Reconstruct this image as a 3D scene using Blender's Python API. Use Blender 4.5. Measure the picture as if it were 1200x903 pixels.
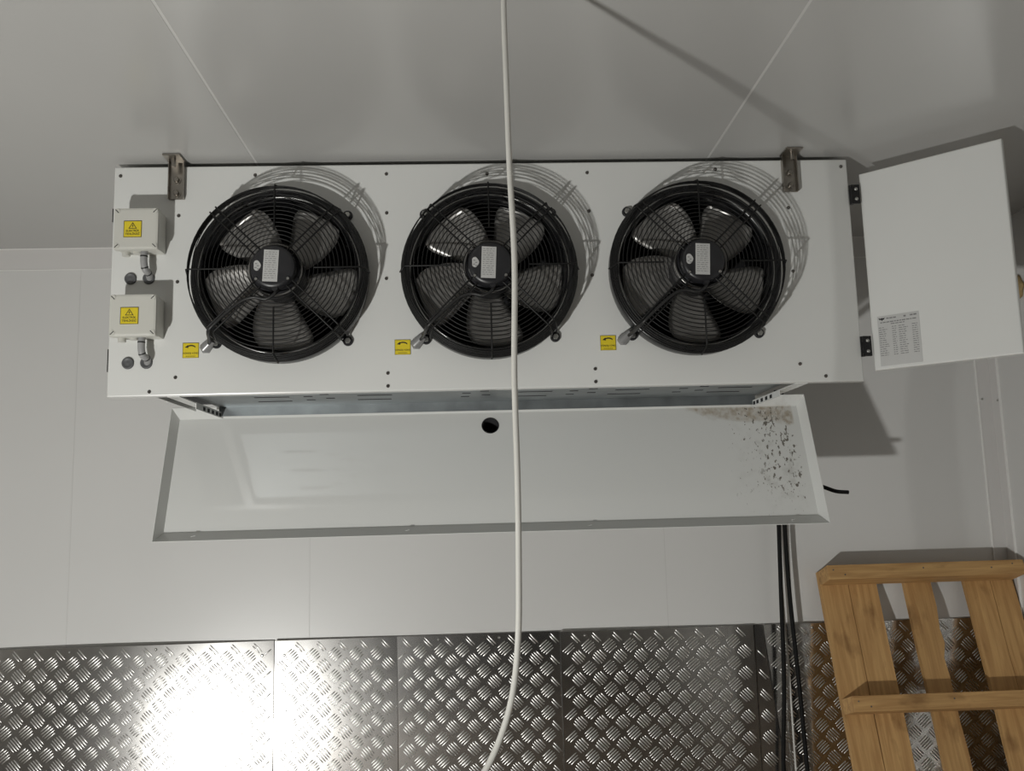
import bpy, bmesh, math, random
from mathutils import Vector, Matrix

random.seed(7)
PI = math.pi
scene = bpy.context.scene
for o in list(bpy.data.objects):
    bpy.data.objects.remove(o)
COL = scene.collection

# ------------------------------------------------------------------ camera
CAM = Vector((-0.0498, -2.5194, 1.5433))
cam_data = bpy.data.cameras.new('camera')
cam = bpy.data.objects.new('camera', cam_data)
COL.objects.link(cam)
cam_data.sensor_fit = 'HORIZONTAL'
cam_data.sensor_width = 36.0
cam_data.lens = 36.0 * 1050.07 / 1200.0
cam_data.clip_start = 0.02
yaw, pitch, roll = 0.0422, 0.1374, -0.0271
fw = Vector((math.sin(yaw) * math.cos(pitch), math.cos(yaw) * math.cos(pitch), math.sin(pitch)))
rt = Vector((math.cos(yaw), -math.sin(yaw), 0))
up = rt.cross(fw)
r2 = rt * math.cos(roll) + up * math.sin(roll)
u2 = -rt * math.sin(roll) + up * math.cos(roll)
m = Matrix((r2, u2, -fw)).transposed().to_4x4()
m.translation = CAM
cam.matrix_world = m
scene.camera = cam

# ------------------------------------------------------------------ world, light, exposure
world = bpy.data.worlds.new('world')
scene.world = world
world.use_nodes = True
world.node_tree.nodes['Background'].inputs[0].default_value = (0.55, 0.6, 0.7, 1)
world.node_tree.nodes['Background'].inputs[1].default_value = 0.004
scene.view_settings.view_transform = 'Standard'
scene.view_settings.look = 'None'
scene.view_settings.exposure = 0.0
scene.view_settings.gamma = 1.0
scene.view_settings.use_curve_mapping = False

LIGHT = Vector((-1.60, -2.55, 0.17))          # LED floodlight standing on the floor
ld = bpy.data.lights.new('floodlight', 'AREA')
ld.shape = 'RECTANGLE'
ld.size, ld.size_y = 0.11, 0.08
ld.energy = 69
ld.color = (1.0, 1.0, 0.965)
lo = bpy.data.objects.new('floodlight', ld)
COL.objects.link(lo)
lo.location = LIGHT
AIM = Vector((0.0, 0.0, 1.75))
lo.rotation_euler = (AIM - LIGHT).to_track_quat('-Z', 'Y').to_euler()

# ------------------------------------------------------------------ sizes of the place
YW = 0.8364            # back wall
XR = 1.943             # right wall
XL = -3.4
YF = -5.2              # wall behind the camera
UB, UT = 1.8833, 2.5530
ZC = 2.5687
PT = 1.10              # top of the tread plate
UW = 1.075             # half width of the cooler's front

# ------------------------------------------------------------------ materials
def mat(name, base=(.8, .8, .8), rough=.5, metal=0.0, var=0.0, vscale=8.0, bump=0.0, bscale=60.0,
        rvar=0.0, stretch=(1, 1, 1), spec=.5, emit=None, estr=0.0, base2=None):
    mt = bpy.data.materials.new(name)
    mt.use_nodes = True
    nt = mt.node_tree
    N, L = nt.nodes, nt.links
    b = N['Principled BSDF']
    b.inputs['Base Color'].default_value = (*base, 1)
    b.inputs['Roughness'].default_value = rough
    b.inputs['Metallic'].default_value = metal
    b.inputs['Specular IOR Level'].default_value = spec
    if emit:
        b.inputs['Emission Color'].default_value = (*emit, 1)
        b.inputs['Emission Strength'].default_value = estr
    if var or bump or rvar:
        tc = N.new('ShaderNodeTexCoord')
        mp = N.new('ShaderNodeMapping')
        mp.inputs['Scale'].default_value = stretch
        L.new(tc.outputs['Object'], mp.inputs['Vector'])
        nz = N.new('ShaderNodeTexNoise')
        nz.inputs['Scale'].default_value = vscale
        nz.inputs['Detail'].default_value = 5
        L.new(mp.outputs['Vector'], nz.inputs['Vector'])
        if var:
            rp = N.new('ShaderNodeValToRGB')
            rp.color_ramp.elements[0].position = .3
            rp.color_ramp.elements[1].position = .7
            c2 = base2 if base2 else tuple(c * (1 - var) for c in base)
            rp.color_ramp.elements[0].color = (*c2, 1)
            rp.color_ramp.elements[1].color = (*base, 1)
            L.new(nz.outputs['Fac'], rp.inputs['Fac'])
            L.new(rp.outputs['Color'], b.inputs['Base Color'])
        if rvar:
            mr = N.new('ShaderNodeMapRange')
            mr.inputs['To Min'].default_value = rough - rvar
            mr.inputs['To Max'].default_value = rough + rvar
            L.new(nz.outputs['Fac'], mr.inputs['Value'])
            L.new(mr.outputs['Result'], b.inputs['Roughness'])
        if bump:
            n2 = N.new('ShaderNodeTexNoise')
            n2.inputs['Scale'].default_value = bscale
            n2.inputs['Detail'].default_value = 3
            L.new(mp.outputs['Vector'], n2.inputs['Vector'])
            bp = N.new('ShaderNodeBump')
            bp.inputs['Strength'].default_value = bump
            bp.inputs['Distance'].default_value = .01
            L.new(n2.outputs['Fac'], bp.inputs['Height'])
            L.new(bp.outputs['Normal'], b.inputs['Normal'])
    return mt

M = {}
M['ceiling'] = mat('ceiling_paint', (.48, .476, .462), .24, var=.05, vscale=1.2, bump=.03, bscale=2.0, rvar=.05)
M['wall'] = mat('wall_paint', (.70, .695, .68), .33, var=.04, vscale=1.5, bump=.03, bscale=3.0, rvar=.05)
M['trim'] = mat('trim_paint', (.69, .675, .66), .35, var=.03, vscale=4)
M['trim_edge'] = mat('trim_edge', (.85, .84, .82), .3)
M['groove'] = mat('joint_sealant', (.62, .615, .60), .45)
M['groove_dark'] = mat('joint_dark', (.2, .2, .19), .6)
M['unit'] = mat('white_coated_steel', (.74, .745, .725), .22, var=.03, vscale=2.5, bump=.012, bscale=3, rvar=.04)
M['galv'] = mat('galvanised_steel', (.34, .365, .375), .42, metal=.85, var=.25, vscale=14, rvar=.1)
M['dark'] = mat('dark_interior', (.018, .018, .02), .7)
M['slot'] = mat('slot_black', (.012, .012, .014), .8)
M['black'] = mat('black_coated_steel', (.012, .012, .013), .28, var=.3, vscale=20, rvar=.06)
M['wire'] = mat('black_coated_wire', (.008, .008, .008), .48, spec=.35)
M['blade'] = mat('grey_fan_blade', (.27, .262, .25), .3, metal=.5, var=.3, vscale=12, rvar=.08)
M['motor'] = mat('motor_black', (.022, .022, .025), .38, var=.3, vscale=30)
M['steel'] = mat('stainless_steel', (.42, .39, .35), .3, metal=1.0, var=.3, vscale=25, rvar=.08)
M['bolt'] = mat('zinc_bolt', (.5, .5, .48), .32, metal=1.0)
M['screw'] = mat('dark_screw', (.16, .15, .14), .3, metal=.9)
M['jbox'] = mat('grey_plastic', (.62, .615, .565), .4, var=.04, vscale=10)
M['conduit'] = mat('grey_conduit', (.34, .34, .34), .45, var=.1, vscale=30)
M['rubber'] = mat('black_rubber', (.02, .02, .02), .45, var=.2, vscale=20)
M['grommet'] = mat('grey_grommet', (.10, .102, .105), .5)
M['yellow'] = mat('yellow_sticker', (.78, .62, .03), .35, var=.05, vscale=30)
M['ink'] = mat('black_ink', (.02, .02, .02), .5)
M['paper'] = mat('label_paper', (.55, .55, .54), .4, var=.04, vscale=40)
M['print'] = mat('label_print', (.20, .20, .20), .6)
M['bead'] = mat('bell_mouth_edge', (.36, .36, .35), .28, metal=1.0)
M['foil'] = mat('motor_label_foil', (.55, .55, .54), .35, var=.12, vscale=60)
M['cord'] = mat('white_cord', (.62, .61, .57), .45, var=.06, vscale=20)
M['cable'] = mat('black_cable', (.006, .006, .006), .75, var=.2, vscale=30, spec=.25)
M['gland'] = mat('grey_gland', (.30, .30, .30), .35, metal=.3)
M['plate'] = mat('tread_plate_aluminium', (.72, .705, .685), .175, metal=1.0, var=.18, vscale=3.0, rvar=.03, bump=.03, bscale=5)
M['bars'] = mat('tread_bar_aluminium', (.82, .81, .79), .34, metal=1.0, var=.1, vscale=10, rvar=.05)
M['floor'] = mat('floor_boards', (.21, .16, .115), .5, var=.3, vscale=4, bump=.05, bscale=30)
M['foam'] = mat('tan_foam', (.42, .30, .14), .8, var=.3, vscale=60, bump=.4, bscale=80)
M['lamp_glass'] = mat('lamp_face', (.9, .9, .85), .3, emit=(1, .985, .93), estr=8)

def wood(name, axis):
    mt = bpy.data.materials.new(name)
    mt.use_nodes = True
    N, L = mt.node_tree.nodes, mt.node_tree.links
    b = N['Principled BSDF']
    tc = N.new('ShaderNodeTexCoord')
    oi = N.new('ShaderNodeObjectInfo')
    mul = N.new('ShaderNodeMath'); mul.operation = 'MULTIPLY'; mul.inputs[1].default_value = 37.0
    L.new(oi.outputs['Random'], mul.inputs[0])
    ad = N.new('ShaderNodeVectorMath'); ad.operation = 'ADD'
    L.new(tc.outputs['Object'], ad.inputs[0]); L.new(mul.outputs[0], ad.inputs[1])
    mp = N.new('ShaderNodeMapping')
    s = [14, 14, 14]; s[axis] = .9
    mp.inputs['Scale'].default_value = s
    L.new(ad.outputs[0], mp.inputs['Vector'])
    nz = N.new('ShaderNodeTexNoise'); nz.inputs['Scale'].default_value = 4.5; nz.inputs['Detail'].default_value = 8
    nz.inputs['Distortion'].default_value = .6
    L.new(mp.outputs['Vector'], nz.inputs['Vector'])
    rp = N.new('ShaderNodeValToRGB')
    e = rp.color_ramp.elements
    e[0].position = .28; e[0].color = (.40, .215, .078, 1)
    e[1].position = .72; e[1].color = (.63, .39, .16, 1)
    L.new(nz.outputs['Fac'], rp.inputs['Fac'])
    mp2 = N.new('ShaderNodeMapping')
    s2 = [9, 9, 9]; s2[axis] = 4.5
    mp2.inputs['Scale'].default_value = s2
    L.new(ad.outputs[0], mp2.inputs['Vector'])
    n3 = N.new('ShaderNodeTexNoise'); n3.inputs['Scale'].default_value = 1.6; n3.inputs['Detail'].default_value = 4
    L.new(mp2.outputs['Vector'], n3.inputs['Vector'])
    r3 = N.new('ShaderNodeValToRGB')
    r3.color_ramp.elements[0].position = .27; r3.color_ramp.elements[0].color = (.6, .55, .5, 1)
    r3.color_ramp.elements[1].position = .42; r3.color_ramp.elements[1].color = (1, 1, 1, 1)
    L.new(n3.outputs['Fac'], r3.inputs['Fac'])
    mx = N.new('ShaderNodeMixRGB'); mx.blend_type = 'MULTIPLY'; mx.inputs['Fac'].default_value = 1
    L.new(rp.outputs['Color'], mx.inputs['Color1']); L.new(r3.outputs['Color'], mx.inputs['Color2'])
    L.new(mx.outputs['Color'], b.inputs['Base Color'])
    b.inputs['Roughness'].default_value = .7
    bp = N.new('ShaderNodeBump'); bp.inputs['Strength'].default_value = .35; bp.inputs['Distance'].default_value = .004
    L.new(nz.outputs['Fac'], bp.inputs['Height']); L.new(bp.outputs['Normal'], b.inputs['Normal'])
    return mt
M['wood_z'] = wood('pallet_board_wood', 2)
M['wood_x'] = wood('pallet_beam_wood', 0)

def tray_material():
    # white coated steel with a brown water stain and dark specks of dirt at the right-hand end
    mt = bpy.data.materials.new('drip_tray_steel')
    mt.use_nodes = True
    N, L = mt.node_tree.nodes, mt.node_tree.links
    b = N['Principled BSDF']
    tc = N.new('ShaderNodeTexCoord')
    sp = N.new('ShaderNodeSeparateXYZ')
    L.new(tc.outputs['Object'], sp.inputs[0])
    def rng(src, a, c, lo=0.0, hi=1.0):
        r = N.new('ShaderNodeMapRange'); r.interpolation_type = 'SMOOTHSTEP'
        r.inputs['From Min'].default_value = a; r.inputs['From Max'].default_value = c
        r.inputs['To Min'].default_value = lo; r.inputs['To Max'].default_value = hi
        L.new(src, r.inputs['Value']); return r.outputs['Result']
    def noise(scale, detail=4, rot=0, st=(1, 1, 1)):
        mp = N.new('ShaderNodeMapping'); mp.inputs['Scale'].default_value = st; mp.inputs['Rotation'].default_value = (0, rot, 0)
        L.new(tc.outputs['Object'], mp.inputs['Vector'])
        n = N.new('ShaderNodeTexNoise'); n.inputs['Scale'].default_value = scale; n.inputs['Detail'].default_value = detail
        L.new(mp.outputs['Vector'], n.inputs['Vector']); return n.outputs['Fac']
    def mth(op, a, c):
        n = N.new('ShaderNodeMath'); n.operation = op; n.use_clamp = op == 'MULTIPLY'
        for i, v in enumerate((a, c)):
            if isinstance(v, float): n.inputs[i].default_value = v
            else: L.new(v, n.inputs[i])
        return n.outputs[0]
    X, Z = sp.outputs['X'], sp.outputs['Z']
    # specks
    zone = mth('MULTIPLY', rng(X, .74, .95), rng(X, 1.03, 1.015))
    zone = mth('MULTIPLY', zone, rng(Z, -.415, -.30, .15, 1.0))
    n1 = noise(120, 4, .6, (1, 1, .6))
    th = mth('ADD', n1, mth('MULTIPLY', zone, .135))
    specks = rng(th, .70, .745)
    specks = mth('MULTIPLY', specks, rng(zone, .02, .25))
    specks = mth('MULTIPLY', specks, rng(Z, -.019, -.024))
    n1b = noise(9, 3)
    specks = mth('MULTIPLY', specks, rng(n1b, .36, .52, .15, 1.0))
    # brown stain along the top inner edge
    n2 = noise(14, 5)
    wig = mth('MULTIPLY', mth('SUBTRACT', n2, 0.5), .09)
    edge = mth('ADD', Z, wig)
    lim = rng(X, .50, .86, .012, .098)          # how far the stain reaches down
    diff = mth('ADD', edge, lim)
    st = rng(diff, .018, .036)
    st = mth('MULTIPLY', st, rng(X, .55, .66))
    st = mth('MULTIPLY', st, rng(X, 1.03, 1.02))
    st = mth('MULTIPLY', st, rng(noise(45, 6), .3, .7, .25, 1.0))
    st = mth('MULTIPLY', st, rng(Z, -.016, -.024))
    # fine grey smear
    sm = mth('MULTIPLY', zone, rng(noise(25, 6), .5, .75, 0.0, .30))
    def mix(fac, c1, c2):
        n = N.new('ShaderNodeMixRGB'); L.new(fac, n.inputs['Fac'])
        if isinstance(c1, tuple): n.inputs['Color1'].default_value = (*c1, 1)
        else: L.new(c1, n.inputs['Color1'])
        n.inputs['Color2'].default_value = (*c2, 1); return n.outputs['Color']
    c = mix(sm, (.74, .745, .725), (.33, .31, .27))
    c = mix(mth('MULTIPLY', st, .78), c, (.30, .225, .135))
    c = mix(specks, c, (.17, .155, .13))
    L.new(c, b.inputs['Base Color'])
    dirt = mth('MAXIMUM', st, specks)
    L.new(rng(dirt, 0.0, 1.0, .07, .75), b.inputs['Roughness'])
    return mt
M['tray'] = tray_material()

# ------------------------------------------------------------------ mesh builder
class MB:
    def __init__(s): s.v = []; s.f = []; s.sm = []
    def add(s, vs, fs, smooth=False):
        n = len(s.v)
        s.v += [Vector(v) for v in vs]
        for f in fs: s.f.append([i + n for i in f]); s.sm.append(smooth)
        return s
    def box(s, x0, x1, y0, y1, z0, z1, b=0.0):
        if b <= 0:
            vs = [(x, y, z) for z in (z0, z1) for y in (y0, y1) for x in (x0, x1)]
            return s.add(vs, [(0, 2, 3, 1), (4, 5, 7, 6), (0, 1, 5, 4), (2, 6, 7, 3), (0, 4, 6, 2), (1, 3, 7, 5)])
        bm = bmesh.new()
        bmesh.ops.create_cube(bm, size=1)
        for v in bm.verts:
            v.co = Vector(((x0 + x1) / 2 + v.co.x * (x1 - x0), (y0 + y1) / 2 + v.co.y * (y1 - y0), (z0 + z1) / 2 + v.co.z * (z1 - z0)))
        bmesh.ops.bevel(bm, geom=bm.edges[:], offset=b, segments=2, profile=.6, affect='EDGES')
        bm.verts.index_update()
        s.add([v.co.copy() for v in bm.verts], [[v.index for v in f.verts] for f in bm.faces])
        bm.free(); return s
    def quad(s, a, b, c, d): return s.add([a, b, c, d], [(0, 1, 2, 3)])
    def tube(s, pts, r, n=8, caps=True, closed=False):
        pts = [Vector(p) for p in pts]
        k = len(pts); vs = []; fs = []
        rr = r if isinstance(r, (list, tuple)) else [r] * k
        prev = None
        for i, p in enumerate(pts):
            if closed: t = (pts[(i + 1) % k] - pts[i - 1])
            else: t = pts[min(i + 1, k - 1)] - pts[max(i - 1, 0)]
            t.normalize()
            if prev is None:
                a = Vector((0, 0, 1)) if abs(t.z) < .9 else Vector((1, 0, 0))
                u = t.cross(a).normalized()
            else:
                u = (prev - t * prev.dot(t)).normalized()
            prev = u; w = t.cross(u)
            for j in range(n):
                a = 2 * PI * j / n
                vs.append(p + (u * math.cos(a) + w * math.sin(a)) * rr[i])
        m = k if closed else k - 1
        for i in range(m):
            for j in range(n):
                a = i * n + j; b = i * n + (j + 1) % n; i2 = ((i + 1) % k) * n
                fs.append((a, b, i2 + (j + 1) % n, i2 + j))
        s.add(vs, fs, True)
        if caps and not closed:
            s.add(vs[:n][::-1], [tuple(range(n))]); s.add(vs[-n:], [tuple(range(n))])
        return s
    def ring(s, c, R, r, n=64, k=6, axis='y'):
        pts = []
        for i in range(n):
            a = 2 * PI * i / n
            pts.append((c[0] + R * math.cos(a), c[1], c[2] + R * math.sin(a)))
        return s.tube(pts, r, k, closed=True)
    def lathe(s, prof, c=(0, 0, 0), n=48, smooth=True):
        # prof: (radius, y) around the Y axis
        vs = []; fs = []
        for r, y in prof:
            for j in range(n):
                a = 2 * PI * j / n
                vs.append((c[0] + r * math.cos(a), c[1] + y, c[2] + r * math.sin(a)))
        for i in range(len(prof) - 1):
            for j in range(n):
                a = i * n + j; b = i * n + (j + 1) % n
                fs.append((a, a + n, b + n, b))
        return s.add(vs, fs, smooth)
    def disc(s, c, r, n=32, face=-1):
        vs = [(c[0] + r * math.cos(2 * PI * j / n), c[1], c[2] + r * math.sin(2 * PI * j / n)) for j in range(n)]
        return s.add(vs if face < 0 else vs[::-1], [tuple(range(n))])
    def cyl(s, c, r, y0, y1, n=24, bev=0.0):
        # along Y, from y0 (front) to y1
        prof = [(r, y1), (r, y0 + bev), (r - bev, y0)] if bev else [(r, y1), (r, y0)]
        s.lathe([(a, b) for a, b in prof], c, n)
        s.disc((c[0], c[1] + y0, c[2]), r - bev, n); s.disc((c[0], c[1] + y1, c[2]), r, n, 1); return s
    def prism(s, poly, y0, y1):
        # poly in (x, z), extruded along Y
        n = len(poly)
        vs = [(x, y0, z) for x, z in poly] + [(x, y1, z) for x, z in poly]
        fs = [tuple(range(n)), tuple(range(2 * n - 1, n - 1, -1))]
        fs += [(i, i + n, (i + 1) % n + n, (i + 1) % n) for i in range(n)]
        return s.add(vs, fs)
    def plate_holes(s, x0, x1, z0, z1, y, holes, hw):
        x = x0
        for cx, cz, r in sorted(holes):
            a, b = cx - hw, cx + hw
            if a > x + 1e-5: s.quad((x, y, z0), (a, y, z0), (a, y, z1), (x, y, z1))
            ang = [2 * PI * i / 64 for i in range(64)]
            for px, pz in ((a, z0), (a, z1), (b, z0), (b, z1)): ang.append(math.atan2(pz - cz, px - cx) % (2 * PI))
            ang = sorted(set(round(q, 6) for q in ang))
            inn, out = [], []
            for q in ang:
                c, d = math.cos(q), math.sin(q)
                t = min(((b - cx) / c if c > 1e-9 else 1e9), ((a - cx) / c if c < -1e-9 else 1e9),
                        ((z1 - cz) / d if d > 1e-9 else 1e9), ((z0 - cz) / d if d < -1e-9 else 1e9))
                inn.append((cx + r * c, y, cz + r * d)); out.append((cx + t * c, y, cz + t * d))
            n = len(ang)
            s.add(inn + out, [(i, n + i, n + (i + 1) % n, (i + 1) % n) for i in range(n)])
            x = b
        if x1 > x + 1e-5: s.quad((x, y, z0), (x1, y, z0), (x1, y, z1), (x, y, z1))
        return s
    def shift(s, d):
        d = Vector(d); s.v = [v + d for v in s.v]; return s
    def xf(s, mx): s.v = [mx @ v for v in s.v]; return s
    def mesh(s, name, material):
        me = bpy.data.meshes.new(name)
        me.from_pydata([tuple(v) for v in s.v], [], s.f)
        me.polygons.foreach_set('use_smooth', s.sm)
        me.materials.append(material)
        me.update()
        return me

def link(name, data, parent=None, loc=(0, 0, 0), rot=None):
    o = bpy.data.objects.new(name, data)
    COL.objects.link(o)
    o.location = loc
    if rot: o.rotation_euler = rot
    if parent: o.parent = parent
    return o
def build(name, mb, material, parent=None, loc=(0, 0, 0), rot=None):
    return link(name, mb.mesh(name, M[material]), parent, loc, rot)
def tag(o, label=None, cat=None, group=None, kind=None):
    if label: o['label'] = label
    if cat: o['category'] = cat
    if group: o['group'] = group
    if kind: o['kind'] = kind
    return o
def copy_tree(o, parent=None):
    c = o.copy(); COL.objects.link(c); c.parent = parent
    for ch in list(o.children): copy_tree(ch, c)
    return c
def text_mb(body, size, x, z, y, spread=1.0):
    # centred lettering in the XZ plane facing -Y
    cu = bpy.data.curves.new('lettering', 'FONT')
    cu.body = body; cu.size = size; cu.align_x = 'CENTER'; cu.align_y = 'CENTER'; cu.offset = size * .012
    cu.resolution_u = 2; cu.space_character = spread
    ob = bpy.data.objects.new('lettering', cu); COL.objects.link(ob)
    dg = bpy.context.evaluated_depsgraph_get()
    me = bpy.data.meshes.new_from_object(ob.evaluated_get(dg))
    mb = MB()
    mb.add([(x + v.co.x, y, z + v.co.y) for v in me.vertices], [list(p.vertices) for p in me.polygons])
    bpy.data.objects.remove(ob); bpy.data.curves.remove(cu); bpy.data.meshes.remove(me)
    return mb

# ------------------------------------------------------------------ the room
S = 'structure'
f = MB().box(XL, XR, YF, YW, -.1, 0)
tag(build('floor', f, 'floor'), kind=S)
# ceiling: a slab with three insulated panels below it, parted by narrow sealed joints
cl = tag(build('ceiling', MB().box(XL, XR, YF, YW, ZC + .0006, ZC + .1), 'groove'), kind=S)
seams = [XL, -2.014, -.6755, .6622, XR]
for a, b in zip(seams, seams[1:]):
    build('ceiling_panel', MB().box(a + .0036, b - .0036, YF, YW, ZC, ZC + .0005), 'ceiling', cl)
# back wall with vertical panel joints
wb = tag(build('wall_back', MB().box(XL, XR, YW + .0007, YW + .1, 0, ZC), 'groove'), kind=S)
ws = [XL, -2.37, -1.5262, -.6641, .6429, XR]
for i, (a, b) in enumerate(zip(ws, ws[1:])):
    build('wall_panel', MB().box(a + .0012, b - .0012, YW, YW + .0006, 0, ZC), 'wall', wb)
tag(build('wall_right', MB().box(XR, XR + .1, YF, YW + .1, 0, ZC), 'wall'), kind=S)
tag(build('wall_left', MB().box(XL - .1, XL, YF, YW + .1, 0, ZC), 'wall'), kind=S)
wf = MB()
DX0, DX1, DZ = -.86, .88, 2.1
wf.box(XL, DX0, YF - .1, YF, 0, ZC); wf.box(DX1, XR, YF - .1, YF, 0, ZC); wf.box(DX0, DX1, YF - .1, YF, DZ, ZC)
tag(build('wall_front', wf, 'wall'), kind=S)
# dark corridor beyond the open doorway behind the camera
co = MB().box(DX0 - .1, DX0, YF - 3, YF - .1, 0, DZ).box(DX1, DX1 + .1, YF - 3, YF - .1, 0, DZ)
co.box(DX0, DX1, YF - 3.1, YF - 3, 0, DZ).box(DX0, DX1, YF - 3, YF - .1, DZ, DZ + .1).box(DX0, DX1, YF - 3, YF - .1, -.1, 0)
tag(build('wall_corridor', co, 'dark'), kind=S)

# corner trims
t1 = MB().box(XL, XR - .06, YW - .004, YW, ZC - .083, ZC)
o = tag(build('trim_1', t1, 'trim'), kind=S)
build('trim_lip', MB().box(XL, XR - .06, YW - .0065, YW - .0035, ZC - .0865, ZC - .0825), 'trim_edge', o)
build('trim_lip', MB().box(XL, XR - .06, YW - .006, YW - .002, ZC - .004, ZC - .0005), 'trim_edge', o)
t2 = MB().box(1.887, XR, YW - .005, YW, PT, ZC).box(XR - .005, XR, YW - .056, YW, PT, ZC)
o = tag(build('trim_2', t2, 'trim'), kind=S)
build('trim_lip', MB().box(1.8845, 1.888, YW - .0075, YW, PT, ZC), 'trim_edge', o)
build('trim_lip', MB().box(XR - .0075, XR, YW - .0595, YW - .056, PT, ZC), 'trim_edge', o)
build('trim_screw', MB().cyl((1.900, YW - .005, 1.915), .004, -.003, 0, 10), 'bolt', o)
build('trim_screw', MB().cyl((0, 0, 0), .004, -.003, 0, 10).xf(Matrix.Rotation(-PI / 2, 4, 'Z')), 'bolt', o, (XR - .005, YW - .045, 1.905))

# ------------------------------------------------------------------ tread plate sheets on the lower wall
PITCH = .0762
def bar_mb(mb, cx, cz, ang, fy, inside=lambda x, z: True):
    # one tread pad: five parallel raised bars, the middle ones longer, on a slightly swollen pad
    ca, sa = math.cos(ang), math.sin(ang)
    ls = (.0195, .0235, .025, .0235, .0195)
    sec = ((-.0025, 0), (-.0013, .0018), (.0013, .0018), (.0025, 0))
    for k in range(5):
        off = (k - 2) * .0090
        Lh = ls[k]
        pts = []
        def P(l, w, h):
            x = cx + l * ca - (off + w) * sa
            z = cz + l * sa + (off + w) * ca
            pts.append((x, fy(x, z) - h, z))
        P(-Lh, 0, 0)
        for l in (-Lh * .72, 0, Lh * .72):
            q = 1.0 if l == 0 else .86
            for w, h in sec: P(l, w * q, h * q)
        P(Lh, 0, 0)
        fs = []
        for a in range(3):
            fs += [(0, 1 + a, 2 + a), (13, 10 + a, 9 + a)]
            for b in (1, 5): fs.append((b + a, b + a + 4, b + a + 5, b + a + 1))
        if inside(pts[0][0], pts[0][2]) and inside(pts[13][0], pts[13][2]): mb.add(pts, fs, True)

def sheet(x0, x1, fy, label, left=None, right=None, rivets=(), z_shift=0.0, name='tread_plate_sheet'):
    # left / right: functions of z giving slanted edges
    lf = left or (lambda z: x0); rf = right or (lambda z: x1)
    root = link(name, None, None, ((x0 + x1) / 2, YW - .003, 0))
    tag(root, label, 'metal sheet', 'tread plate sheets on the lower wall')
    B = Vector(root.location)
    mb = MB()
    nx, nz = max(2, int((x1 - x0) / .03)), 22
    vs, fs = [], []
    for i in range(nx + 1):
        for j in range(nz + 1):
            z = PT * j / nz
            x = lf(z) + (rf(z) - lf(z)) * i / nx
            vs.append((x, fy(x, z), z))
    for i in range(nx):
        for j in range(nz):
            a = i * (nz + 1) + j
            fs.append((a, a + nz + 1, a + nz + 2, a + 1))
    mb.add(vs, fs, True)
    # edges give the sheet its thickness
    n1 = nz + 1
    for i in range(nx):
        p, q = Vector(vs[i * n1 + nz]), Vector(vs[(i + 1) * n1 + nz])
        mb.quad(p, q, Vector((q.x, YW - .002, q.z)), Vector((p.x, YW - .002, p.z)))
    for col in (0, nx):
        for j in range(nz):
            p, q = Vector(vs[col * n1 + j]), Vector(vs[col * n1 + j + 1])
            e = Vector((0, .0035, 0)); mb.quad(p, q, q + e, p + e)
    build('sheet', mb.shift(-B), 'plate', root)
    bb = MB()
    j = 0
    nrow = int(PT / (PITCH / 2))
    for r in range(nrow):
        z = PT - .016 - r * PITCH / 2 + z_shift
        odd = r % 2
        k0 = math.floor(min(lf(0), lf(PT)) / PITCH) - 1
        for k in range(k0, k0 + int((x1 - x0 + .2) / PITCH) + 4):
            x = k * PITCH + (PITCH / 2 if odd else 0)
            if z < .03: continue
            if x < lf(z) - .03 or x > rf(z) + .03: continue
            bar_mb(bb, x, z, math.radians(-47) if odd == 0 else math.radians(40), fy, lambda a, b: lf(b) + .002 < a < rf(b) - .002 and b < PT - .002)
    tb = build('tread_bars', bb.shift(-B), 'bars', root)
    tag(tb, 'raised five-bar tread pattern', kind='stuff')
    for (x, z) in rivets:
        build('rivet', MB().lathe([(.0055, 0), (.0045, -.002), (.002, -.003)], (x, fy(x, z), z), 10).disc((x, fy(x, z) - .003, z), .002, 8).shift(-B), 'bolt', root)
    return root

def wav(x, z, a): return a * (math.sin(x * 7.1 + z * 2.3) + .6 * math.sin(x * 3.3 - z * 4.1))
Y0 = YW - .009
sheet(XL + .01, -1.93, lambda x, z: Y0 + wav(x, z, .0006), 'tread plate sheet at the far left beside the left wall')
def fA(x, z):
    u = (x + 1.925) / (1.925 - .789)
    return Y0 - .022 * math.sin(PI * min(max(u, 0), 1)) + .022 * (z - PT) + wav(x, z, .0006)
sheet(-1.925, -.789, fA, 'bowed aluminium tread plate sheet with the glaring white highlight, at lower left', rivets=((-.83, 1.05), (-1.2, 1.085), (-1.5, 1.085)))
def fB1(x, z): return Y0 - .002 + .023 * (x + .349) + .012 * (z - PT) + wav(x, z, .0005)
sheet(-.783, -.3492, fB1, 'narrow bright tread plate sheet right of the glaring highlight', rivets=((-.75, 1.05),))
def fB2(x, z): return Y0 - .001 + wav(x, z, .0004)
sheet(-.3490, .2418, fB2, 'dark tread plate sheet behind the hanging white cord', rivets=((-.2, 1.085), (.02, 1.085)))
def fC(x, z): return Y0 - .001 + .022 * (x - .95) - .004 * math.sin(PI * min(1, max(0, (x - .244) / .705))) + wav(x, z, .0005) - .01 * math.exp(-((x - .95) / .035) ** 2)
sheet(.2420, .950, fC, 'brownish grey tread plate sheet left of the black cables', rivets=((.33, 1.085), (.5, 1.085)))
def eD(z): return .985 + (PT - z) * .10
def fD(x, z): return Y0 + .004 - .012 * abs(math.sin((x - .95) * 18)) + wav(x, z, .001)
sheet(.957, eD(0), fD, 'wedge-shaped crumpled strip of tread plate beside the black cables', left=lambda z: .957, right=lambda z: eD(z))
def fE(x, z): return Y0 - .002 - .006 * math.sin((x - 1) * 5) ** 2 + wav(x, z, .001) - .008 * math.exp(-((x - 1.14) / .03) ** 2)
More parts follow.
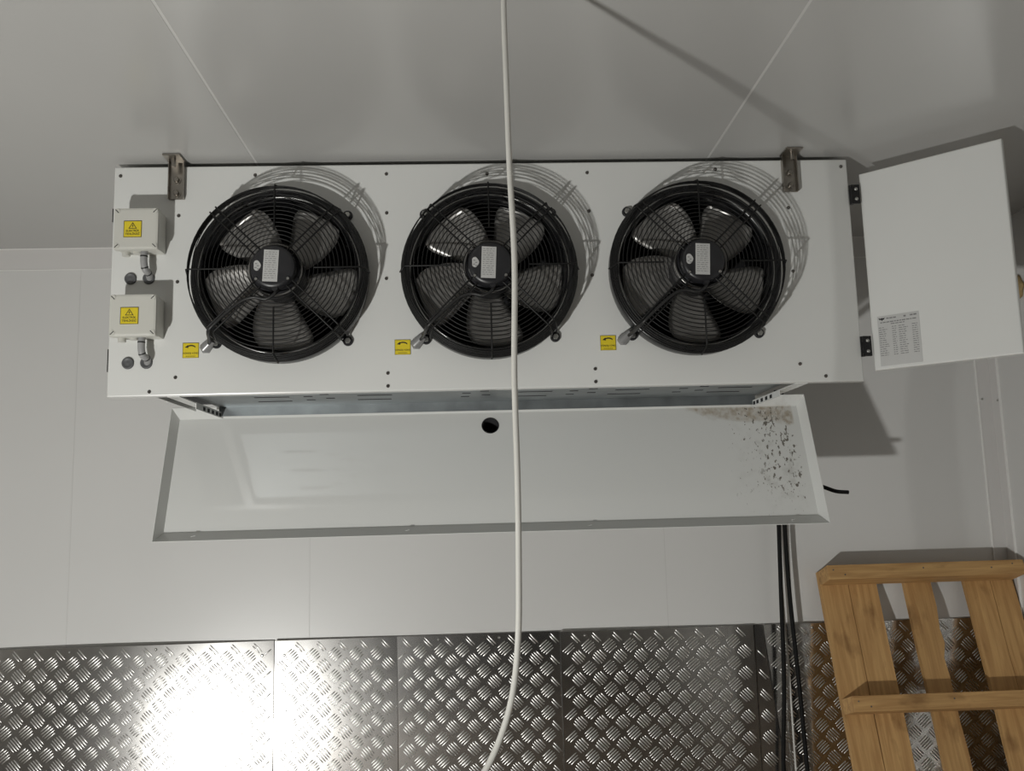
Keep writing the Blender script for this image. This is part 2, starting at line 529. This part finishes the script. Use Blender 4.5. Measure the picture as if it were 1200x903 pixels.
sheet(eD(PT) + .006, XR - .006, fE, 'tread plate sheet behind the wooden pallet', left=lambda z: eD(z) + .006, rivets=((1.17, 1.085), (1.30, 1.085), (1.55, 1.085)))
# right-hand wall wears the same plate
def sheet_right():
    root = link('tread_plate_sheet', None, None, (XR - .006, -.75, 0))
    tag(root, 'tread plate sheet on the right wall beside the pallet', 'metal sheet', 'tread plate sheets on the lower wall')
    build('sheet', MB().box(-.004, 0, -1.55, 1.55, .002, PT), 'plate', root)
    bb = MB()
    for r in range(int(PT / (PITCH / 2))):
        for k in range(-19, 20):
            y = k * PITCH + (PITCH / 2 if r % 2 else 0); z = PT - .016 - r * PITCH / 2
            if z < .02 or z > PT - .012: continue
            bar_mb(bb, y, z, math.radians(-47 if r % 2 == 0 else 40), lambda x, z: 0, lambda a, b: abs(a) < 1.545 and b < PT - .002)
    bb.xf(Matrix(((0, 1, 0, 0), (-1, 0, 0, 0), (0, 0, 1, 0), (0, 0, 0, 1)))).shift((-.004, 0, 0))
    tag(build('tread_bars', bb, 'bars', root), 'raised five-bar tread pattern', kind='stuff')
sheet_right()

# ------------------------------------------------------------------ the unit cooler
UL = Vector((0, 0, UB))
unit = link('unit_cooler', None, None, UL)
tag(unit, 'white three-fan evaporator cooler hung under the ceiling', 'cooler')
def ub(name, mb, material, parent=None):       # world coordinates -> part of the unit
    return build(name, mb.shift(-UL), material, parent or unit)
FZ = 2.2130
FX = (-.590, 0.0, .591)
def pan_edge(mb, x0, x1, z0, z1, depth, y=0.0, r=.004):
    loops = []
    for ins, dy in ((r, 0), (r * .3, r * .3), (0, r), (0, depth)):
        loops.append([(x0 + ins, y + dy, z0 + ins), (x1 - ins, y + dy, z0 + ins), (x1 - ins, y + dy, z1 - ins), (x0 + ins, y + dy, z1 - ins)])
    for a, b in zip(loops, loops[1:]):
        for i in range(4):
            j = (i + 1) % 4
            mb.quad(a[i], b[i], b[j], a[j])
    return mb
fp = MB().plate_holes(-UW + .004, UW - .004, UB + .004, UT - .004, 0, [(x, FZ, .238) for x in FX], .285)
pan_edge(fp, -UW, UW, UB, UT, .028)
ub('front_panel', fp, 'unit')
cs = MB()
cs.box(-UW + .002, UW - .002, .028, .455, UT - .012, UT - .008)                # top sheet
cs.box(-.972, -.968, .028, .455, UB + .008, UT - .012)                         # left end sheet
cs.box(-UW + .002, -UW + .005, .028, .455, UB + .05, UT - .012)
cs.box(-UW + .004, .9, .451, .455, UB + .25, UT - .012)
ub('casing', cs, 'unit')
ub('coil_block', MB().box(-.88, .885, .16, .40, UB + .04, UT - .02), 'dark')
for x in (-.893, -.297, .297, .889):
    ub('fan_baffle', MB().box(x - .002, x + .002, .03, .16, UB + .022, UT - .014), 'dark')
# galvanised base plate with slots, rear lip
gz = UB + .016
bp = MB().box(-.885, .888, .012, .425, gz, gz + .002).box(-.885, .888, .425, .427, UB - .014, gz + .002)
bp.box(-.885, .888, .010, .012, UB + .004, gz + .002)
base = ub('base_plate', bp, 'galv')
def slot(x, y, l):
    ub('slot', MB().box(x - l / 2, x + l / 2, y - .0055, y + .0055, gz - .0008, gz + .0004), 'slot', base)
for cx in (-.66, -.35, .14, .44, .76):
    for i, (dx, y) in enumerate(((0.01, .10), (-.004, .20), (-.015, .30))):
        slot(cx + dx, y, .105)
for cx in (-.53, -.05, .28, .62):
    for dx, y in ((-.03, .12), (.03, .16), (-.025, .2), (.035, .25), (-.03, .28)):
        slot(cx + dx, y, .026)
# slotted carrier rails at both ends
for sx, x in ((-1, -.895), (1, .897)):
    r = MB().box(x - .017, x + .017, .012, .445, UB - .002, UB + .001)
    r.box(x - sx * .017 - .0012, x - sx * .017 + .0012, .16, .445, UB - .019, UB)
    ro = ub('rail', r, 'unit')
    for y in (.24, .285, .33, .375, .41):
        xx = x - sx * .0186
        ub('slot', MB().box(xx - .0006, xx + .0006, y - .012, y + .008, UB - .016, UB - .005), 'slot', ro)
ub('end_plate', MB().box(-.972, -.913, .012, .455, UB + .03, UB + .032), 'dark')
# screws along the panel joints
for x, z in [(-1.057, 2.526), (-.673, 2.524), (-.294, 2.523), (-.889, 2.405), (-.888, 2.21), (-.887, 1.935), (-.958, 1.896), (-.294, 2.405),
             (-.296, 2.21), (-.294, 1.935), (-.294, 1.898), (0, 2.52), (.295, 2.52), (.296, 2.403), (.298, 2.21), (.296, 1.935), (.296, 1.898),
             (.677, 2.526), (1.056, 2.53), (.889, 2.405), (.889, 2.212), (.89, 1.937), (.963, 1.90)]:
    ub('screw', MB().lathe([(.0052, 0), (.0048, -.002), (.003, -.0035)], (x, 0, z), 10).disc((x, -.0035, z), .003, 10), 'screw')

# ---------------- fans
def make_fan():
    # bell-mouth ring mounted on the front panel
    nz = MB()
    nz.lathe([(.243, -.001), (.246, -.002), (.2475, -.012), (.2475, -.046), (.2455, -.0505), (.241, -.052), (.227, -.050), (.2205, -.046), (.2165, -.036), (.2145, -.01), (.2145, .15)], n=72)
    fan = build('fan', nz, 'black', unit, Vector((FX[0], 0, FZ)) - UL)
    ri = MB().ring((0, -.0515, 0), .2245, .0021, 72, 6)
    build('bell_mouth_bead', ri, 'bead', fan)
    g = MB()
    r = .0735; rs = []
    while r < .232: rs.append(r); r += .0114
    for R in rs: g.ring((0, -.1165, 0), R, .0015, 60, 5)
    for R, y in ((.2355, -.1125), (.2395, -.102), (.242, -.091), (.2445, -.080), (.247, -.0690), (.249, -.0585)):
        g.ring((0, y, 0), R, .0015, 64, 5)
    build('guard_rings', g, 'wire', fan)
    # single spokes
    for k in range(4):
        a = k * PI / 2
        c, s = math.cos(a), math.sin(a)
        pts = [(R * c, y, R * s) for R, y in ((.108, -.1188), (.232, -.1188), (.2375, -.1160), (.2525, -.056))]
        build('guard_spoke', MB().tube(pts, .0024, 7), 'wire', fan)
    # double spokes that carry the motor and end in mounting lugs
    for k in range(4):
        a = PI / 4 + k * PI / 2
        c, s = math.cos(a), math.sin(a)
        mb = MB()
        for w in (-.0105, .0105):
            pts = []
            for R, y in ((.045, -.1195), (.232, -.1195), (.2375, -.1165), (.2515, -.055), (.2525, -.012), (.262, -.0055)):
                ww = w * (1 if R < .255 else .8)
                pts.append((R * c - ww * s, y, R * s + ww * c))
            mb.tube(pts, .0025, 7)
        build('guard_spoke', mb, 'wire', fan)
        lx, lz = .2605 * c, .2605 * s
        build('mounting_lug', MB().cyl((lx, 0, lz), .0145, -.008, -.0005, 18, .002), 'motor', fan)
        b = MB().cyl((lx, 0, lz), .0085, -.0165, -.008, 6, .0015)
        build('lug_bolt', b, 'bolt', fan)
    # motor, held by the guard
    mo = MB().lathe([(.0, -.139), (.050, -.139), (.0575, -.137), (.0605, -.132), (.0615, -.112), (.060, -.100), (.070, -.098), (.072, -.094), (.072, .035), (.06, .04), (0, .04)], n=40)
    build('motor', mo, 'motor', fan)
    build('motor_rim', MB().ring((0, -.099, 0), .0715, .0035, 48, 8), 'blade', fan)
    for a in (-35, -145):
        x, z = .052 * math.cos(math.radians(a)), .062 * math.sin(math.radians(a))
        build('motor_screw', MB().cyl((x, 0, z), .0045, -.1425, -.135, 10, .001), 'bolt', fan)
    build('motor_label', MB().box(-.020, .020, -.1402, -.139, -.043, .045).xf(Matrix.Rotation(math.radians(3), 4, 'Y')).shift((-.004, 0, 0)), 'foil', fan)
    pr = MB()
    rnd = random.Random(3)
    for i in range(13):
        z = .038 - i * .006
        x = -.016
        while x < .014:
            w = rnd.uniform(.004, .010)
            pr.box(x, min(x + w, .015), -.1405, -.1403, z, z + .0014); x += w + .003
    build('motor_label_print', pr.xf(Matrix.Rotation(math.radians(3), 4, 'Y')).shift((-.004, 0, 0)), 'print', fan)
    # small white logo blot left of the label
    poly = [(.0095 * math.cos(t) * (1 + .15 * math.cos(3 * t)), .0145 * math.sin(t)) for t in [2 * PI * i / 18 for i in range(18)]]
    build('motor_logo', MB().prism([(x - .041, z + .002) for x, z in poly], -.1398, -.1385), 'foil', fan)
    lg = MB()
    for q in ((-.043, .007), (-.038, .001), (-.044, -.004), (-.037, -.008)): lg.box(q[0] - .003, q[0] + .003, -.1403, -.1398, q[1] - .001, q[1] + .001)
    build('motor_logo_print', lg, 'print', fan)
    # five twisted blades
    bl = MB()
    nr, ns = 10, 8
    vs, fs = [], []
    for side in (0, 1):
        for i in range(nr + 1):
            t = i / nr
            r = .066 + (.2095 - .066) * t
            half = math.radians(11 * (1 - t) + 23.5)
            half = min(half, math.radians(44))
            if t > .8: half *= 1 - .16 * ((t - .8) / .2) ** 2
            sk = math.radians(-7 + 12 * t)
            pt = math.radians(33 - 12 * t)
            for j in range(ns + 1):
                s = -1 + 2 * j / ns
                a = sk + s * half
                y = -.018 + TW * s * half * r * math.tan(pt) * .62 + .010 * (1 - s * s) + side * .0022
                vs.append((r * math.cos(a), y, r * math.sin(a)))
    n1 = (nr + 1) * (ns + 1)
    for side in (0, 1):
        for i in range(nr):
            for j in range(ns):
                a = side * n1 + i * (ns + 1) + j
                q = (a, a + 1, a + ns + 2, a + ns + 1)
                fs.append(q if side else q[::-1])
    for i in range(nr):
        for j in (0, ns):
            a = i * (ns + 1) + j
            fs.append((a, a + ns + 1, a + ns + 1 + n1, a + n1))
    for j in range(ns):
        a = nr * (ns + 1) + j
        fs.append((a, a + 1, a + 1 + n1, a + n1))
    bl.add(vs, fs, True)
    me = bl.mesh('blade', M['blade'])
    for k in range(5):
        link('blade', me, fan, rot=(0, -math.radians(-91 + 72 * k), 0))
    # motor lead: from the motor's foot, along the lower left spokes to a gland on the panel
    pts = [(.006, -.122, -.058), (.004, -.126, -.074), (-.020, -.126, -.088), (-.052, -.124, -.082), (-.085, -.124, -.092), (-.125, -.124, -.124), (-.160, -.123, -.157), (-.176, -.112, -.172), (-.188, -.060, -.182), (-.200, -.020, -.188), (-.212, -.012, -.196)]
    build('motor_lead', MB().tube(smooth(pts, 3), .0048, 8), 'rubber', fan)
    gl = MB().tube([(-.190, -.020, -.178), (-.205, -.012, -.190), (-.217, -.006, -.200)], [.011, .0145, .0155], 6).cyl((-.212, 0, -.196), .017, -.012, 0, 6, .003)
    build('cable_gland', gl, 'gland', fan)
    build('motor_foot', MB().cyl((.006, 0, -.060), .008, -.134, -.115, 12), 'motor', fan)
    return fan

def smooth(pts, n=4):
    pts = [Vector(p) for p in pts]
    out = []
    for i in range(len(pts) - 1):
        p0 = pts[max(i - 1, 0)]; p1 = pts[i]; p2 = pts[i + 1]; p3 = pts[min(i + 2, len(pts) - 1)]
        for k in range(n):
            t = k / n
            out.append(.5 * ((2 * p1) + (-p0 + p2) * t + (2 * p0 - 5 * p1 + 4 * p2 - p3) * t * t + (-p0 + 3 * p1 - 3 * p2 + p3) * t ** 3))
    out.append(pts[-1])
    return out

TW = 1.0
fan = make_fan()
for i, x in enumerate(FX):
    fo = fan if i == 0 else copy_tree(fan, unit)
    fo.location = Vector((x, 0, FZ)) - UL
    if i:
        for ch in fo.children:
            if ch.name.startswith('blade'): ch.rotation_euler.y -= math.radians((0, 2, -4)[i])
    fo['label'] = ('black axial fan nearest the junction boxes', 'middle black axial fan behind the hanging cord', 'black axial fan nearest the open side door')[i]

# ---------------- rotation stickers
for x, z in ((-.846, 2.011), (-.2515, 2.0085), (.336, 2.0095)):
    st = ub('rotation_sticker', MB().box(x - .0225, x + .0225, -.0012, 0, z - .0215, z + .0215), 'yellow')
    bd = MB()
    for a, b, c, d in ((-.0225, .0225, .0205, .0215), (-.0225, .0225, -.0215, -.0205), (-.0225, -.0215, -.0215, .0215), (.0215, .0225, -.0215, .0215)):
        bd.box(x + a, x + b, -.0015, -.0012, z + c, z + d)
    ub('sticker_border', bd, 'ink', st)
    arc = []
    for i in range(9):
        a = math.radians(55 + 62 * i / 8); arc.append((x + .001 + .021 * math.cos(a), z - .009 + .0245 * math.sin(a)))
    for i in range(8, -1, -1):
        a = math.radians(55 + 62 * i / 8); arc.append((x + .001 + .021 * math.cos(a), z - .0125 + .0245 * math.sin(a)))
    ar = MB().prism(arc, -.0017, -.0012)
    ar.prism([(x - .0165, z + .0085), (x - .0075, z + .0155), (x - .0065, z + .0068)], -.0017, -.0012)
    ub('rotation_arrow', ar, 'ink', st)
    ub('lettering', text_mb('DÖNÜŞ YÖNÜ', .0064, x, z - .0085, -.0016), 'ink', st)
    sl = MB()
    for k in range(6): sl.box(x - .013 + k * .0045, x - .0098 + k * .0045, -.0016, -.0012, z - .0172, z - .0158)
    ub('small_print', sl, 'ink', st)

# ---------------- junction boxes
def junction_box(x0, x1, z0, z1, label):
    bx = ub('junction_box', MB().box(x0 + .005, x1 - .003, -.052, 0, z0 + .004, z1 - .003, .005), 'jbox')
    bx['label'] = label
    ub('box_lid', MB().box(x0, x1, -.076, -.050, z0, z1, .007), 'jbox', bx)
    cx, cz = (x0 + x1) / 2, (z0 + z1) / 2
    for sx in (-1, 1):
        for sz in (-1, 1):
            px, pz = cx + sx * (x1 - x0) * .42, cz + sz * (z1 - z0) * .415
            ub('lid_screw', MB().cyl((px, 0, pz), .0075, -.0772, -.075, 16), 'jbox', bx)
            q = MB().box(-.0065, .0065, -.0776, -.0771, -.0011, .0011).xf(Matrix.Rotation(-sx * sz * PI / 4, 4, 'Y')).shift((px, 0, pz))
            ub('screw_slot', q, 'ink', bx)
    for k, px in enumerate((x0 + .022, x0 + .055)):
        ub('cable_entry', MB().tube([(px, -.035, z0 + .006), (px, -.035, z0 - (.008 if k == 0 else .003))], .011, 12), 'jbox', bx)
    # warning sticker
    sx0, sz0 = cx - .008, cz - .002
    ub('warning_sticker', MB().box(sx0 - .0245, sx0 + .0245, -.0774, -.0758, sz0 - .0235, sz0 + .0235), 'yellow', bx)
    bd = MB()
    for a, b, c, d in ((-.0245, .0245, .0222, .0235), (-.0245, .0245, -.0235, -.0222), (-.0245, -.0232, -.0235, .0235), (.0232, .0245, -.0235, .0235)):
        bd.box(sx0 + a, sx0 + b, -.0777, -.0774, sz0 + c, sz0 + d)
    ub('sticker_border', bd, 'ink', bx)
    tri = MB()
    P = [(sx0 - .0115, sz0 + .001), (sx0 + .0115, sz0 + .001), (sx0, sz0 + .0195)]
    G = (sum(p[0] for p in P) / 3, sum(p[1] for p in P) / 3)
    Q = [(G[0] + (p[0] - G[0]) * .74, G[1] + (p[1] - G[1]) * .74) for p in P]
    for i in range(3):
        j = (i + 1) % 3
        tri.prism([P[i], P[j], Q[j], Q[i]], -.0778, -.0774)
    tri.prism([(sx0 + .001, sz0 + .0145), (sx0 - .0026, sz0 + .008), (sx0 - .0002, sz0 + .008), (sx0 - .0012, sz0 + .0035), (sx0 + .0026, sz0 + .0095), (sx0 + .0004, sz0 + .0095)], -.0778, -.0774)
    ub('warning_triangle', tri, 'ink', bx)
    ub('lettering', text_mb('ELEKTRİK', .0082, sx0, sz0 - .0055, -.0778), 'ink', bx)
    ub('lettering', text_mb('TEHLİKESİ', .0082, sx0, sz0 - .0145, -.0778), 'ink', bx)
    return bx
junction_box(-1.042, -.919, 2.2845, 2.404, 'upper grey junction box beside the left fan')
junction_box(-1.046, -.918, 2.0395, 2.158, 'lower grey junction box beside the left fan')
for zt, zg, bend in ((2.29, 2.221, 0), (2.045, 1.978, 1)):
    pts = smooth([(-.968, -.040, zt), (-.969, -.040, zt - .028), (-.967, -.034, zt - .05), (-.960 if bend else -.962, -.018, zg + .008), (-.966, .004, zg)], 5)
    cn = ub('conduit', MB().tube(pts, .0098, 12), 'conduit')
    for i in (3, 9, 14):
        p, q = pts[i], pts[i + 1]
        d = (q - p).normalized()
        cc = MB().tube([p - d * .0018 + Vector((0, 0, .0)), p + d * .0018], .0104, 12)
        ub('wrap_gap', cc, 'ink', cn)
    for x in (-1.019, -.968):
        gm = MB().lathe([(.0172, 0), (.0165, -.004), (.013, -.0055), (.0115, -.0035), (.006, -.003), (0, -.0045)], (x, 0, zg), 24)
        ub('grommet', gm, 'grommet')

# ---------------- ceiling brackets
for x in (-.895, .897):
    b = MB().box(x - .0225, x + .0225, -.0045, -.0005, 2.452, ZC - .001, .001)
    b.box(x - .0245, x + .0245, -.062, -.0005, ZC - .0065, ZC - .0015, .001)
    b.box(x + .0195, x + .0225, -.016, -.002, 2.452, ZC - .004, .0008)
    b.box(x - .0225, x - .0195, -.016, -.002, 2.452, ZC - .004, .0008)
    br = ub('hanging_bracket', b, 'steel')
    br['label'] = 'stainless bracket with two hex bolts'
    for z in (2.510, 2.470):
        ub('washer', MB().cyl((x, 0, z), .0125, -.0065, -.0045, 20), 'steel', br)
        ub('hex_bolt', MB().cyl((x, 0, z), .0085, -.014, -.0065, 6, .0015), 'steel', br)
    ub('hex_bolt', MB().tube([(x, -.035, ZC - .006), (x, -.035, ZC - .030)], .0065, 8), 'steel', br)

# ---------------- hinges on both ends, side door
for x, z0, z1 in ((1.089, 2.411, 2.469), (1.0865, 1.954, 2.013)):
    h = ub('hinge', MB().box(x - .0125, x + .0125, -.014, -.006, z0, z1, .0015).tube([(x - .010, -.003, z0), (x - .010, -.003, z1)], .006, 10), 'black')
    for zz in (z0 + .014, z1 - .014):
        ub('hinge_bolt', MB().lathe([(.0055, -.014), (.0045, -.0165), (.002, -.0175)], (x + .001, 0, zz), 12).disc((x + .001, -.0175, zz), .002, 12), 'bolt', h)
for z0, z1 in ((2.39, 2.43), (1.955, 2.02)):
    ub('hinge', MB().box(-1.0785, -1.0752, .004, .03, z0, z1, .0008), 'black')
DW, DH = .382, .592
dr = MB()
dr.quad((.004, 0, .004), (DW - .004, 0, .004), (DW - .004, 0, DH - .004), (.004, 0, DH - .004))
pan_edge(dr, 0, DW, 0, DH, .022)
dr.quad((0, .0205, 0), (0, .0205, DH), (DW, .0205, DH), (DW, .0205, 0))
door = build('side_door', dr, 'unit', unit, Vector((1.106, -.004, 1.912)) - UL, (0, 0, math.radians(-42.0)))
door['label'] = 'white side door swung open'
lb = MB().box(.019, .133, -.0012, -.0004, .010, .155)
lab = build('rating_label', lb, 'paper', door)
lp = MB()
rnd = random.Random(11)
def line(x0, x1, z, h=.0012):
    x = x0
    while x < x1 - .001:
        w = rnd.uniform(.0025, .007); lp.box(x, min(x + w, x1), -.0016, -.0012, z, z + h); x += w + .0012
ll = MB()
ll.prism([(.016, .115), (.020, .1135), (.0225, .1145), (.025, .1135), (.0275, .115), (.0258, .1105), (.0243, .1115), (.0225, .1085), (.0205, .1115), (.0185, .1105)], -.0017, -.0012)
line(.030, .047, .1115, .0022)
line(.060, .064, .1110, .003); line(.071, .083, .1115, .0026)
line(.019, .081, .1045, .0019); line(.037, .061, .1005, .0016)
for i in range(14):
    z = .095 - i * .0041
    line(.0155, .026 + rnd.uniform(0, .006), z); line(.0385, .046, z)
    line(.050, .060 + rnd.uniform(0, .006), z); line(.073, .0825, z)
for mb_ in (lp, ll): mb_.v = [Vector((.019 + (v.x - .014) * 1.583, v.y, .010 + (v.z - .022) * 1.51)) for v in mb_.v]
build('label_print', lp, 'print', door)
build('label_logo', ll, 'ink', door)

# ---------------- drip tray, folded down
TL, TWD, TD = .455, 2.119, .047
hx = TWD / 2
tr = MB()
ri, ro = {}, {}
a0, a1, zt_, zb_ = -hx, hx, 0.0, -TL
b0, b1, zt2, zb2 = -hx + .014, hx - .014, -.020, -TL + .043
rim = [(a0, 0, zb_), (a1, 0, zb_), (a1, 0, zt_), (a0, 0, zt_)]
bot = [(b0, TD, zb2), (b1, TD, zb2), (b1, TD, zt2), (b0, TD, zt2)]
for i in range(4):
    j = (i + 1) % 4
    tr.quad(rim[i], rim[j], bot[j], bot[i])
tr.plate_holes(b0, b1, zb2, zt2, TD, [(-.009, -.068, .0285)], .05)
off = Vector((0, .0018, 0))
rim2 = [Vector(v) + Vector((math.copysign(.0018, v[0]), .0006, .0018 if v[2] > -.1 else -.0018)) for v in rim]
bot2 = [Vector(v) + off for v in bot]
for i in range(4):
    j = (i + 1) % 4
    tr.quad(rim2[j], rim2[i], bot2[i], bot2[j]); tr.quad(rim2[i], rim2[j], rim[j], rim[i])
tr.plate_holes(b0, b1, zb2, zt2, TD + .0018, [(-.009, -.068, .0285)], .05)
tray = build('drip_tray', tr, 'tray', unit, Vector((.0093, .4658, 1.9044)) - UL, (math.radians(-19.2), 0, 0))
tray['label'] = 'white drip tray folded down under the cooler, brown stain at its right end'
dp = MB().lathe([(.0295, TD - .0012), (.0285, TD - .002), (.0265, TD - .001), (.0262, TD + .07), (0, TD + .07)], (-.009, 0, -.068), 32)
build('drain_outlet', dp, 'slot', tray)
for x in (-.945, -.28, .297, .95):
    tdir = Vector((0, TD, .043)).normalized()
    p = Vector((x, 0, -TL)) + tdir * .030
    n = Vector((0, -.043, TD)).normalized()
    q = MB().tube([p - Vector((.006, 0, 0)) + n * .0005 - tdir * .003, p + Vector((.006, 0, 0)) + n * .0005 + tdir * .003], .0022, 8)
    build('rivet', q, 'unit', tray)

# ------------------------------------------------------------------ hanging white cord
cd = smooth([(.022, -1.0, ZC), (.018, -1.0, 2.45), (.019, -1.0, 2.30), (.0205, -1.0, 2.14), (.0245, -1.0, 1.97), (.019, -1.0, 1.775), (.0195, -1.0, 1.60), (.0175, -1.0, 1.45),
             (.013, -1.0, 1.33), (-.001, -1.005, 1.235), (-.032, -1.015, 1.155), (-.075, -1.03, 1.095), (-.13, -1.06, 1.02), (-.19, -1.10, .90), (-.23, -1.14, .70), (-.24, -1.17, .40), (-.22, -1.18, .12), (-.17, -1.2, .012), (-.02, -1.3, .007)], 6)
tag(build('cord', MB().tube(cd, .0054, 10), 'cord'), 'white cord hanging from the ceiling in front of the middle fan', 'cord')

# ------------------------------------------------------------------ cables at the wall
YC = .772
c1 = smooth([(1.055, .70, 1.95), (1.058, .75, 1.75), (1.056, YC, 1.46), (1.047, YC, 1.20), (1.037, YC, .90), (1.014, YC, .60), (1.01, .77, .3), (1.02, .75, .012)], 6)
tag(build('power_cable', MB().tube(c1, .0078, 10), 'cable'), 'left of the two thick black cables dropping from the drip tray', 'cable', 'black cables at the wall')
c2 = smooth([(1.075, .70, 1.95), (1.078, .75, 1.75), (1.078, YC, 1.46), (1.079, YC, 1.20), (1.091, YC, .90), (1.100, YC, .60), (1.11, .77, .3), (1.13, .75, .012)], 6)
tag(build('power_cable', MB().tube(c2, .0078, 10), 'cable'), 'right of the two thick black cables, slanting towards the pallet', 'cable', 'black cables at the wall')
c3 = smooth([(1.062, YC + .03, 1.5), (1.064, YC + .03, 1.1), (1.068, YC + .03, .95), (1.069, YC + .03, .59), (1.075, YC + .03, .3), (1.07, YC + .02, .005)], 5)
tag(build('thin_wire', MB().tube(c3, .0038, 8), 'cord'), 'thin white wire running down between the two black cables', 'wire')
c4 = smooth([(.99, .432, 1.628), (1.03, .432, 1.612), (1.07, .428, 1.600), (1.104, .425, 1.587), (1.138, .42, 1.574), (1.178, .42, 1.570)], 5)
tag(build('cable_end', MB().tube(c4, .0066, 10), 'cable'), 'cut black cable end sticking out right of the drip tray', 'cable')

# ------------------------------------------------------------------ pallet leaning in the corner
LEAN = math.radians(17.7)
PX, PW, PLN = 1.2035, .7235, 1.340
pal = link('wooden_pallet', None, None, (PX + PW / 2, 0, 0), None)
tag(pal, 'wooden pallet leaning in the corner beside the black cables', 'pallet')
# local frame: z along the boards from the foot, y towards the wall, board backs at y = 0
yfoot = YW - .011 - math.sin(LEAN) * PLN - .002
pal.location = (PX, YW - .004 - math.sin(LEAN) * PLN, .002)
pal.rotation_euler = (-LEAN, 0, 0)
TB, ST = .021, .098
rb = random.Random(5)
def board(x0, x1, notch=0):
    n = 9
    L_, R_ = [], []
    for i in range(n + 1):
        z = PLN * i / n
        L_.append((x0 + rb.uniform(-.0015, .0015), z)); R_.append((x1 + rb.uniform(-.0015, .0015), z))
    if notch:
        # waney right edge, broken away towards the foot
        R_ = [(x1 - .012, 0), (x1 - .010, .3), (x1 - .006, .55), (x1 - .006, .72), (x1 - .010, .80), (x1 - .008, .95), (x1 - .013, 1.02), (x1 + .002, 1.07), (x1 - .004, 1.12), (x1 + .004, 1.2), (x1 + .002, PLN)]
    cx = (x0 + x1) / 2
    poly = [(x - cx, z) for x, z in L_[::-1]] + [(x - cx, z) for x, z in R_]
    build('board', MB().prism(poly, -TB, 0), 'wood_z', pal, (cx, 0, 0))
board(.000, .1035); board(.106, .2085)
board(.313, .411, 1)
board(.541, .636); board(.639, .7235)
for k, (z0, z1) in enumerate(((PLN - .052, PLN), (PLN - .500, PLN - .448), (PLN - .99, PLN - .93), (.0, .06))):
    st = build('stringer', MB().box(0, PW, -ST / 2, ST / 2, -(z1 - z0) / 2, (z1 - z0) / 2, .003), 'wood_x', pal, (0, -TB - ST / 2, (z0 + z1) / 2))
    for xx, zz in ((.02, .008), (.06, -.010), (.35, .006), (.60, .0), (.68, .012)):
        build('nail', MB().cyl((xx, -ST / 2, zz), .003, -.0006, .001, 8), 'screw', st)

# ------------------------------------------------------------------ foam patch on the right wall
fb = bmesh.new()
bmesh.ops.create_icosphere(fb, subdivisions=3, radius=1)
rf = random.Random(2)
for v in fb.verts:
    k = 1 + .22 * math.sin(v.co.y * 5 + 1) * math.cos(v.co.z * 4) + rf.uniform(-.04, .04)
    v.co = Vector((v.co.x * .018 * k, v.co.y * .05 * k, v.co.z * .042 * k))
me = bpy.data.meshes.new('foam_patch'); fb.to_mesh(me); fb.free()
me.materials.append(M['foam'])
for p in me.polygons: p.use_smooth = True
fo = link('foam_patch', me, None, (XR - .010, .612, 2.295))
tag(fo, 'tan sealing foam lump on the right wall behind the open side door', 'foam')

# ------------------------------------------------------------------ floodlight standing behind the camera
fl = link('floodlight_housing', None, None, (LIGHT.x, LIGHT.y, 0))
tag(fl, 'small LED floodlight standing on the floor left of the viewpoint', 'lamp')
q = (AIM - LIGHT).to_track_quat('-Z', 'Y').to_matrix().to_4x4()
hb = MB().box(-.10, .10, -.075, .075, .012, .05, .006)
for i in range(8): hb.box(-.09 + i * .024, -.085 + i * .024, -.07, .07, .05, .07)
build('housing', hb.xf(q).shift((0, 0, LIGHT.z)), 'black', fl)
build('lamp_face', MB().box(-.088, .088, -.063, .063, .006, .0125).xf(q).shift((0, 0, LIGHT.z)), 'lamp_glass', fl)
sd = MB()
for s in (-1, 1): sd.tube(smooth([(s * .11, -.01, .22), (s * .115, -.03, .10), (s * .115, -.08, .008), (s * .115, .16, .008)], 3), .008, 8)
sd.tube([(-.115, .16, .008), (.115, .16, .008)], .008, 8)
build('stand', sd, 'black', fl)
